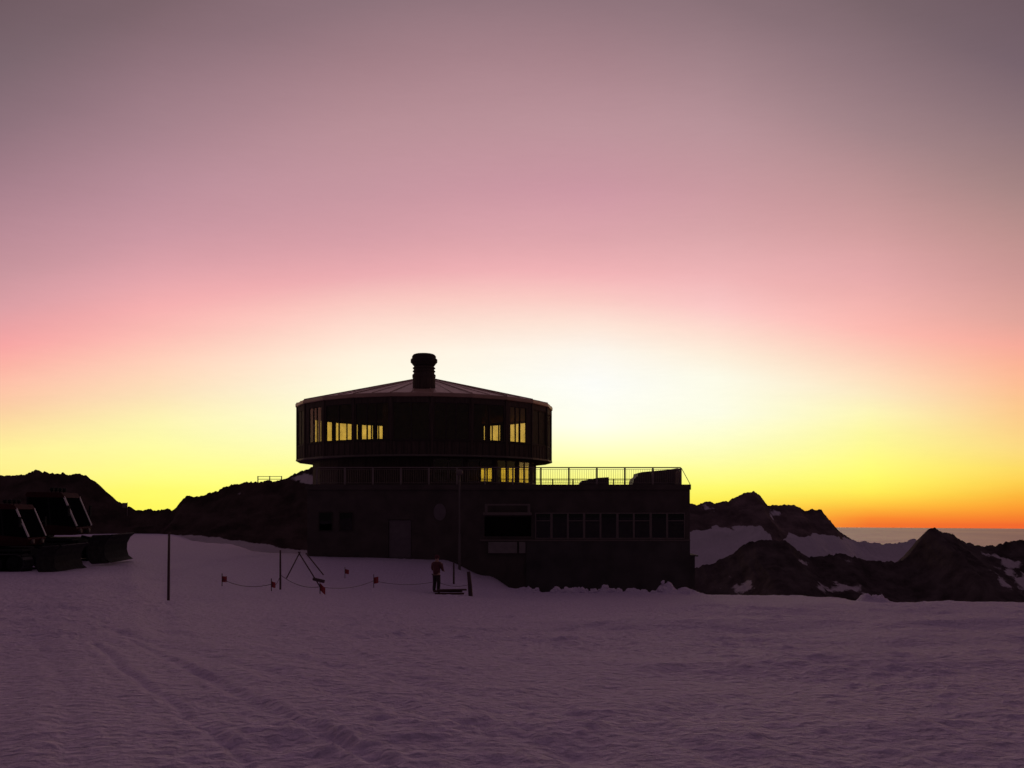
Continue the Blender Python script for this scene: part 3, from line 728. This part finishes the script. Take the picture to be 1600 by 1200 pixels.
# things standing on the terrace
def tarp_pile(px_poly, d, depth, label):
    xs = [(p[0]-800)/F*d for p in px_poly]; zs = [zpx(p[1], d) for p in px_poly]
    cx_ = sum(xs)/len(xs); o = MB()
    o.prism([(x-cx_, 0, z-(ZF-.07)) for x, z in zip(xs, zs)], (0, depth, 0))
    r = o.build('tarp_covered_stack', m_tarp, None, (cx_, d, ZF-.07)); return tag(r, label, 'covered stack')
zfl = EYE-(ZF-.07)*F/64.2
tarp_pile([(988, zfl), (991, 748), (996, 744), (997, 739), (1003, 737.5), (1020, 736), (1046, 733.5), (1058, 731.5), (1061, 732), (1062, zfl)], 64.2, 2.4,
          'large dark covered stack with sloping top at the right end of the terrace')
tarp_pile([(903, zfl), (910, 751), (924, 748.5), (934, 746.5), (951, 745.5), (952, zfl)], 64.4, 1.6,
          'low dark wedge-shaped covered pile behind the terrace railing, left of the large stack')

# mast in front of the facade
g = P(718, 800, 59.5); gz = terrain_z(g.x, 59.5)
mast = empty('lamp_mast', (g.x, 59.5, gz)); tag(mast, 'thin grey lamp mast standing in front of the restaurant facade', 'lamp post')
hT = zpx(742, 59.5)-gz
q = MB(); q.tube([(0, 0, -.3), (0, 0, 2.2), (0, 0, 2.25), (0, 0, hT)], [.085, .08, .055, .05], 10); q.build('pole', m_lamp, mast)
q = MB(); q.lathe([(.05, hT-.05), (.20, hT+.02), (.24, hT+.18), (.16, hT+.30), (.01, hT+.34)], (0, 0, 0), 16); q.build('lamp_head', m_frame, mast)

# small fence and sign on the hill at the left
def hill_fence(px0, px1, ytop, ybot, d, n_, label):
    a = P(px0, ybot, d); r = empty('fence', a); tag(r, label, 'fence')
    Wd = (px1-px0)/F*d; h = (ybot-ytop)/F*d
    for i in range(n_):
        q = MB(); q.box(Wd*i/(n_-1)-.05, Wd*i/(n_-1)+.05, -.05, .05, -.25, h+.05); q.build('post', m_rail, r)
    q = MB()
    for z in (h, h*.55): q.tube([(0, 0, z), (Wd, 0, z)], .035, 6)
    q.build('rail', m_rail, r)
hill_fence(403, 440, 744.5, 754, 112, 3, 'short low railing on top of the rocky hill, left of the restaurant drum')
a = P(199, 797, 106); sg = empty('marker_board', a); tag(sg, 'tiny board on a post at the foot of the left rock slope', 'sign')
q = MB(); q.tube([(0, 0, -.6), (0, 0, .85)], .03, 6); q.build('post', m_rail, sg)
q = MB(); q.box(-.55, .0, -.05, -.01, .25, .80); q.build('board', m_frame, sg)

# ================================================================= stakes, rope and flags
def stake(name, px, ybase, ytop, rad, label, cat, tip=0.0, mt=m_pole, tilt=0.0, dd=None):
    x, y = ground_pt(px, ybase)
    z = terrain_z(x, y); h = (ybase-ytop)/F*y
    q = MB(); q.tube([(0, 0, -.25), (tilt*h*.5, 0, h*.5), (tilt*h, 0, h)], [rad*1.1, rad, rad*.85], 8)
    o = q.build(name, mt, None, (x, y, z)); tag(o, label, cat); return o, Vector((x, y, z)), h
stake('marker_pole', 263, 936, 829, .038, 'tallest thin dark pole standing alone in the snow right of the vehicles', 'pole', tilt=.012)
_, pB, hB = stake('marker_pole', 438, 924, 862, .036, 'thin dark pole in the snow next to the leaning tripod poles', 'pole')
stake('marker_pole', 709, 913, 880, .05, 'short thin dark pole between the person and the thick stake', 'pole')
_, pS, hS = stake('wooden_stake', 736, 932, 893, .10, 'thick tapered dark stake at the edge of the snow right of the person', 'stake', tilt=-.10)
# leaning poles tied in a tripod
x, y = ground_pt(468, 916); z = terrain_z(x, y); tp = empty('leaning_poles', (x, y, z)); tag(tp, 'dark poles leaning together as a tripod in the snow', 'tripod')
k_ = y/F
for (ax, ay), (bx, by) in (((443, 903), (469, 864)), ((506, 921), (466, 864)), ((500, 898), (478, 866))):
    dy = (916-ay)*.0+(ay-916)*-.04
    q = MB(); q.tube([((ax-468)*k_, dy, (916-ay)*k_-.1), ((bx-468)*k_, 0, (916-by)*k_)], .026, 6); q.build('pole', m_pole, tp)
q = MB(); q.tube([((490-468)*k_, -.1, (916-906)*k_), ((508-468)*k_, -.15, (916-910)*k_)], .07, 8); q.build('pole_binding', m_pole, tp)
# rope line with pennants
def flag(px, py, w, h, label, ang=0.0):
    x, y = ground_pt(px, py+11); z = terrain_z(x, y)
    r = empty('flag', (x, y, z)); tag(r, label, 'flag', 'small red flags along the rope in the snow')
    k = y/F; hp = 11*k
    q = MB(); q.tube([(0, 0, -.15), (0, 0, hp+h*k)], .016, 6); q.build('stick', m_pole, r)
    q = MB(); n_ = 6
    top = [(i*w*k/n_, .03*math.sin(i*1.3), hp+h*k*.5-ang*i*w*k/n_) for i in range(n_+1)]
    bot = [(i*w*k/n_, .03*math.sin(i*1.3), hp-h*k*.5-ang*i*w*k/n_) for i in range(n_+1)]
    poly = [(p, q_) for p, q_ in zip(top, bot)]
    vs_ = []; fs = []
    for p, q_ in poly: vs_ += [p, q_, (p[0], p[1]+.012, p[2]), (q_[0], q_[1]+.012, q_[2])]
    for i in range(n_):
        b_ = 4*i; fs += [(b_, b_+1, b_+5, b_+4), (b_+2, b_+6, b_+7, b_+3), (b_, b_+4, b_+6, b_+2), (b_+1, b_+3, b_+7, b_+5)]
    fs += [(0, 2, 3, 1), (4*n_, 4*n_+1, 4*n_+3, 4*n_+2)]
    q = MB(); q.add(vs_, fs); q.build('cloth', m_red, r)
    return Vector((x, y, z+hp))
f1 = flag(347, 906, 7, 9, 'red flag standing farthest left in the row, between the two tall thin poles')
f2 = flag(424, 915, 6, 9, 'small red flag just left of the pole by the tripod', .3)
f3 = flag(500, 920, 8, 11, 'red flag hanging at the right foot of the leaning tripod poles', .9)
f4 = flag(539, 892, 6, 7, 'small dull red flag higher up the slope, right of the tripod', .2)
f5 = flag(584, 908, 7, 10, 'bright red flag midway between the tripod and the person', -.2)
rp = MB()
pts = []
chain = [Vector((f1.x, f1.y, f1.z)), f2, pB+Vector((0, 0, .55)), f3, f5, None]
xp, yp = ground_pt(682, 925); PZ = terrain_z(xp, yp)
chain[-1] = Vector((xp, yp, PZ+.55)); chain.append(pS+Vector((0, 0, .6)))
for a, b in zip(chain[:-1], chain[1:]):
    for i in range(10):
        t_ = i/10; p = a.lerp(b, t_); pts.append((p.x, p.y+.02, p.z-.35*4*t_*(1-t_)*.5))
pts.append(tuple(chain[-1]))
rp.tube(pts, .010, 6); rpo = rp.build('barrier_rope', m_pole); tag(rpo, 'dark rope sagging between the red flags and stakes in the snow', 'rope')
# low brown boards beside the person
x, y = ground_pt(704, 929); z = terrain_z(x, y)
bd = empty('plank_pile', (x, y, z)); tag(bd, 'low brown boards lying in the snow at the person\'s feet', 'boards')
for i, (ox, oy, rz) in enumerate(((0, 0, .05), (-.1, .28, -.08), (.12, .1, .18))):
    m_ = Matrix.Translation((ox, oy, .04+.085*i)) @ Matrix.Rotation(rz, 4, 'Z')
    q = MB(); q.box(-.75, .65, -.10, .10, -.03, .045, m_, bev=.008); q.build('board', m_wood, bd)

# ================================================================= the person
def skin_obj(name, verts, edges, radii, mt, parent, root=0, sub=2, flat=1.0):
    me = bpy.data.meshes.new(name); me.from_pydata(verts, edges, [])
    o = bpy.data.objects.new(name, me); col.objects.link(o)
    md = o.modifiers.new('skin', 'SKIN'); md.use_smooth_shade = True
    if not me.skin_vertices: me.attributes.new('x', 'FLOAT', 'POINT')
    for i, sv in enumerate(me.skin_vertices[0].data):
        r = radii[i]; sv.radius = (r, r*flat) if not isinstance(r, tuple) else r; sv.use_root = (i == root)
    s = o.modifiers.new('sub', 'SUBSURF'); s.levels = sub; s.render_levels = sub
    me.materials.append(mt)
    if parent: o.parent = parent
    return o
per = empty('person', (xp, yp, PZ), R_(70)); tag(per, 'person in a dark red jacket standing in the snow among the flags and stakes', 'person')
# local axes: +x faces forward, y sideways; leaning slightly, hands towards the rope
Vv = [(0, 0, .92), (.01, 0, 1.08), (.03, 0, 1.28), (.05, 0, 1.44), (.06, 0, 1.52), (.075, 0, 1.63), (.075, 0, 1.74),
      (0, .10, .86), (.05, .12, .48), (0, .13, .09), (.13, .14, .04),
      (0, -.10, .86), (-.02, -.13, .48), (-.10, -.14, .09), (.03, -.15, .04),
      (.04, .20, 1.42), (.08, .26, 1.15), (.30, .24, 1.02), (.38, .23, 1.00),
      (.04, -.20, 1.42), (.10, -.27, 1.15), (.33, -.22, 1.05), (.41, -.20, 1.04)]
E = [(0, 1), (1, 2), (2, 3), (3, 4), (4, 5), (5, 6), (0, 7), (7, 8), (8, 9), (9, 10), (0, 11), (11, 12), (12, 13), (13, 14),
     (3, 15), (15, 16), (16, 17), (17, 18), (3, 19), (19, 20), (20, 21), (21, 22)]
rad = [.15, .14, .16, .13, .06, .10, .075, .10, .07, .055, .05, .10, .07, .055, .05, .075, .052, .036, .028, .075, .052, .036, .028]
skin_obj('body', Vv, E, rad, m_skin, per)
jv = [(0, 0, .84), (.01, 0, 1.08), (.03, 0, 1.28), (.05, 0, 1.42), (.057, 0, 1.50), (.04, .20, 1.42), (.08, .26, 1.15), (.29, .24, 1.025), (.04, -.20, 1.42), (.10, -.27, 1.15), (.32, -.22, 1.055)]
skin_obj('jacket', jv, [(0, 1), (1, 2), (2, 3), (3, 4), (3, 5), (5, 6), (6, 7), (3, 8), (8, 9), (9, 10)], [.20, .185, .20, .165, .085, .10, .078, .055, .10, .078, .055], m_jacket, per)
tv = [(0, 0, 1.0), (0, .085, .80), (.05, .12, .48), (0, .13, .12), (0, -.085, .80), (-.02, -.13, .48), (-.10, -.14, .12)]
skin_obj('trousers', tv, [(0, 1), (1, 2), (2, 3), (0, 4), (4, 5), (5, 6)], [.17, .125, .095, .085, .125, .095, .085], m_trous, per)
for s_, bx in ((1, 0), (-1, -.10)):
    skin_obj('boot', [(bx, s_*.13, .16), (bx, s_*.13, .06), (bx+.16, s_*.14, .045)], [(0, 1), (1, 2)], [.085, .085, .06], m_black, per, 1)
q = MB(); q.lathe([(.118, -.02), (.125, .04), (.11, .11), (.06, .155), (.01, .17)], (.07, 0, 1.68), 18); q.build('woollen_hat', m_hat, per)
q = MB(); q.lathe([(.01, -.035), (.018, -.02), (.02, 0), (.012, .02), (.01, .025)], (.178, 0, 1.63), 8)
q.build('nose', m_skin, per)
for s_ in (1, -1):                        # mitten-less hands: five curled fingers each
    hx, hy, hz = (.40, .225, 1.0) if s_ == 1 else (.43, -.195, 1.04)
    q = MB()
    for i in range(4):
        oy = hy+(i-1.5)*.021; ln = (.07, .08, .075, .06)[i]
        q.tube([(hx, oy, hz), (hx+ln*.6, oy, hz-.01), (hx+ln*.8, oy, hz-.045)], [.011, .010, .008], 8)
    q.tube([(hx-.03, hy-s_*.03, hz), (hx+.01, hy-s_*.06, hz-.015), (hx+.04, hy-s_*.055, hz-.03)], [.013, .012, .009], 8)
    q.build('hand', m_skin, per)

# ================================================================= snow groomers
def groomer(loc, rz, scale, label):
    r = empty('snow_groomer', loc, rz); r.scale = (scale,)*3; tag(r, label, 'snow groomer', 'snow groomers parked at the left')
    # tracks: closed belt round the wheels, with cleats
    for s_ in (1, -1):
        yc = s_*1.35; hw = .55
        prof = []
        for i in range(13): a = R_(-90+180*i/12); prof.append((1.75+.42*math.cos(a), .44+.42*math.sin(a)))
        for i in range(13): a = R_(90+180*i/12); prof.append((-1.75+.42*math.cos(a), .44+.42*math.sin(a)))
        n_ = len(prof); q = MB(); vs_ = []
        inner = [((p[0]-(1.75 if p[0] > 0 else -1.75))*.9+(1.75 if p[0] > 0 else -1.75), .44+(p[1]-.44)*.88) for p in prof]
        for (px_, pz_), (ix, iz) in zip(prof, inner): vs_ += [(px_, yc-hw, pz_), (px_, yc+hw, pz_), (ix, yc+hw, iz), (ix, yc-hw, iz)]
        fs = []
        for i in range(n_):
            a, b = 4*i, 4*((i+1) % n_)
            for j in range(4): fs.append((a+j, a+(j+1) % 4, b+(j+1) % 4, b+j))
        q.add(vs_, fs); tr = q.build('track', m_track, r)
        q = MB()
        for i in range(17):
            xx = -1.75+3.5*i/16
            q.box(xx-.03, xx+.03, yc-hw-.02, yc+hw+.02, .855, .92); q.box(xx-.03, xx+.03, yc-hw-.02, yc+hw+.02, -.03, .025)
        for cx_, a0_ in ((1.75, -75), (-1.75, 105)):
            for i in range(6):
                a = R_(a0_+30*i); m_ = Matrix.Translation((cx_+.44*math.cos(a), 0, .44+.44*math.sin(a))) @ Matrix.Rotation(-a, 4, 'Y')
                q.box(-.03, .04, yc-hw-.02, yc+hw+.02, -.03, .03, m_)
        q.build('cleat', m_silver if False else m_blade, tr)
        for i in range(5):
            xx = -1.75+.875*i; w_ = MB(); rr_ = .35
            w_.tube([(xx, yc-.45, .44), (xx, yc+.45, .44)], rr_, 20); w_.tube([(xx, yc-.50, .44), (xx, yc+.50, .44)], .13, 12); w_.build('wheel', m_black, r)
    # chassis and load deck
    q = MB(); q.box(-2.0, 2.0, -.78, .78, .55, 1.05, bev=.05); q.box(-2.1, .2, -1.75, 1.75, 1.05, 1.18, bev=.03); q.box(-2.1, 2.1, 1.0, 1.9, .96, 1.04); q.box(-2.1, 2.1, -1.9, -1.0, .96, 1.04)
    q.build('chassis', m_black, r)
    # engine housing behind the cab
    q = MB(); q.prism([(-1.9, -.95, 1.18), (-.02, -.95, 1.18), (-.02, -.95, 2.05), (-1.6, -.95, 1.9), (-1.9, -.95, 1.6)], (0, 1.9, 0)); h_ = q.build('engine_housing', m_paint, r)
    q = MB()
    for i in range(7): q.box(-1.45, -.35, -.985, -.951, 1.30+i*.075, 1.335+i*.075)
    q.build('grille', m_black, h_)
    # cab: slanted windscreen to the front (+x)
    prof = [(0.0, 1.18), (1.85, 1.18), (2.02, 1.45), (1.42, 2.85), (1.25, 2.95), (.10, 2.95), (0.0, 2.8)]
    q = MB(); q.prism([(x_, -1.02, z_) for x_, z_ in prof[:3]+[(1.98, 1.52), (0, 1.72)]], (0, 2.04, 0)); cb = q.build('cab', m_paint, r)
    q = MB(); q.prism([(1.55, -1.06, 2.78), (1.40, -1.06, 3.0), (.02, -1.06, 3.02), (-.06, -1.06, 2.9), (0, -1.06, 2.8)], (0, 2.12, 0)); q.build('roof', m_paint, cb)
    for s_ in (1, -1):
        yy = s_*1.0
        for (a, b, rr_, mt_) in (((2.01, yy, 1.56), (1.49, yy, 2.82), .045, m_silver), ((.95, yy, 1.62), (.85, yy, 2.82), .04, m_black), ((.03, yy, 1.68), (.03, yy, 2.85), .055, m_black)):
            q = MB(); q.tube([a, b], rr_, 8); q.build('pillar', mt_, cb)
        q = MB(); q.prism([(.07, yy-.01, 1.7), (.92, yy-.01, 1.62), (.84, yy-.01, 2.8), (.07, yy-.01, 2.8)], (0, .02, 0)); q.build('side_window', m_screen, cb)
        q = MB(); q.prism([(.98, yy-.01, 1.62), (1.93, yy-.01, 1.53), (1.45, yy-.01, 2.8), (.88, yy-.01, 2.8)], (0, .02, 0)); q.build('side_window', m_screen, cb)
        q = MB(); q.tube([(1.75, s_*1.05, 2.2), (1.85, s_*1.45, 2.25)], .02, 6); q.box(1.80, 1.86, s_*1.45-.10, s_*1.45+.10, 2.0, 2.45); q.build('mirror', m_black, cb)
        q = MB(); q.tube([(1.95, s_*.55, 1.35), (2.08, s_*.55, 1.35)], .10, 14); q.build('headlight', m_rail, cb)
    q = MB(); q.prism([(1.99, -.97, 1.54), (1.49, -.97, 2.80), (1.47, -.97, 2.80), (1.97, -.97, 1.54)], (0, 1.94, 0)); q.build('windscreen', m_screen, cb)
    q = MB(); q.box(0.02, .04, -.95, .95, 1.75, 2.78); q.build('rear_window', m_dglass, cb)
    q = MB(); q.tube([(.9, -.9, 3.12), (.9, .9, 3.12)], .03, 8)
    for yy in (-.75, -.25, .25, .75): q.tube([(.88, yy, 3.14), (1.0, yy, 3.14)], .085, 12); q.tube([(.9, yy, 3.0), (.9, yy, 3.12)], .02, 6)
    q.build('light_bar', m_black, cb)
    # seats and driver console silhouettes
    q = MB(); q.box(.35, .5, -.3, .3, 1.7, 2.45, bev=.03); q.box(.35, .85, -.3, .3, 1.62, 1.75, bev=.03); q.build('seat', m_black, cb)
    # front blade on arms
    q = MB()
    for s_ in (1, -1): q.tube([(1.7, s_*.6, .7), (2.7, s_*.75, .55), (3.3, s_*.75, .5)], .09, 8)
    q.tube([(1.9, 0, 1.1), (3.3, 0, .75)], .06, 8); q.build('lift_arm', m_black, r)
    cp = [(3.62, .02), (3.42, .18), (3.34, .45), (3.36, .75), (3.50, 1.02), (3.72, 1.20)]
    cp2 = [(x_-.09, z_+.02) for x_, z_ in cp]
    q = MB(); q.prism([(x_, -1.75, z_) for x_, z_ in cp]+[(x_, -1.75, z_) for x_, z_ in reversed(cp2)], (0, 3.5, 0))
    for s_ in (1, -1):
        m_ = Matrix.Translation((0, s_*1.75, 0)) @ Matrix.Rotation(-s_*R_(32), 4, 'Z')
        xs_ = [(x_-3.4, z_) for x_, z_ in cp]; xs2 = [(x_-3.4, z_) for x_, z_ in cp2]
        m2 = Matrix.Translation((3.4, s_*1.76, 0)) @ Matrix.Rotation(-s_*R_(-32), 4, 'Z') @ Matrix.Rotation(0, 4, 'Z')
        q.prism([(x_, 0, z_) for x_, z_ in xs_]+[(x_, 0, z_) for x_, z_ in reversed(xs2)], (0, s_*.85, 0), m2)
    bl_ = q.build('blade', m_blade, r)
    # rear tiller
    q = MB(); q.box(-3.3, -2.5, -2.0, 2.0, .25, .75, bev=.08); q.tube([(-2.9, -2.0, .28), (-2.9, 2.0, .28)], .26, 14)
    q.tube([(-1.9, .5, .8), (-2.7, .5, .6)], .08, 8); q.tube([(-1.9, -.5, .8), (-2.7, -.5, .6)], .08, 8); q.build('tiller', m_black, r)
    return r
# the far, taller one: windscreen foot near px 140, blade tip near px 205
gx = (150-800)/F*41.5-2.75; groomer((gx, 41.8, terrain_z(gx, 41.8)-.02), R_(7), 1.0, 'taller dark snow groomer with slanted silver windscreen pillars and a front blade, parked behind')
gx = (68-800)/F*36-2.1; groomer((gx, 36.2, terrain_z(gx, 36.2)-.04), R_(6), .84, 'nearer, lower dark snow groomer cut off by the left edge of the photo')

# ================================================================= snow lumps along the crest
def lump(x, y, rx, rz_, seed, label, big=False):
    rs_ = np.random.RandomState(seed); nu, nv = (22, 14)
    vs_ = []; off = rs_.rand(2)*90
    for j in range(nv+1):
        ph = -math.pi/2+math.pi*j/nv
        for i in range(nu):
            th = 2*math.pi*i/nu
            dx_, dy_, dz_ = math.cos(ph)*math.cos(th), math.cos(ph)*math.sin(th), math.sin(ph)
            n_ = float(fbm(np.array(dx_*1.6+off[0]), np.array(dy_*1.6+dz_*1.9+off[1]), 3))
            k = 1+.55*n_
            vs_.append((dx_*rx*k, dy_*rx*.8*k, dz_*rz_*k))
    fs = [(j*nu+i, j*nu+(i+1) % nu, (j+1)*nu+(i+1) % nu, (j+1)*nu+i) for j in range(nv) for i in range(nu)]
    q = MB(); q.add(vs_, fs, big)
    z = terrain_z(x, y)
    o = q.build('snow_lump', m_snowlump, None, (x, y, z+rz_*(.05 if big else .15))); o.rotation_euler = (0, 0, rs_.rand()*6)
    tag(o, label, 'snow lump', 'lumps of snow along the crest'); return o
def on_crest(px, d): return ((px-800)/F*d, d)
x, y = on_crest(1073, 55.5); lump(x, y, .62, .32, 8, 'rounded snow lump on the crest by the right foot of the building', True)
for i in range(46):
    px = 812+rnd.random()**1*235; d = 53.5+rnd.random()*3.0
    if rnd.random() < .4: px = rnd.choice([935, 950, 1010, 1020])+rnd.gauss(0, 9)
    x, y = on_crest(px, d); s_ = .10+.22*rnd.random()**2
    lump(x, y, s_, s_*.8, 100+i, 'small lump in the ragged ploughed snow in front of the building base')
print('objects', len(bpy.data.objects))
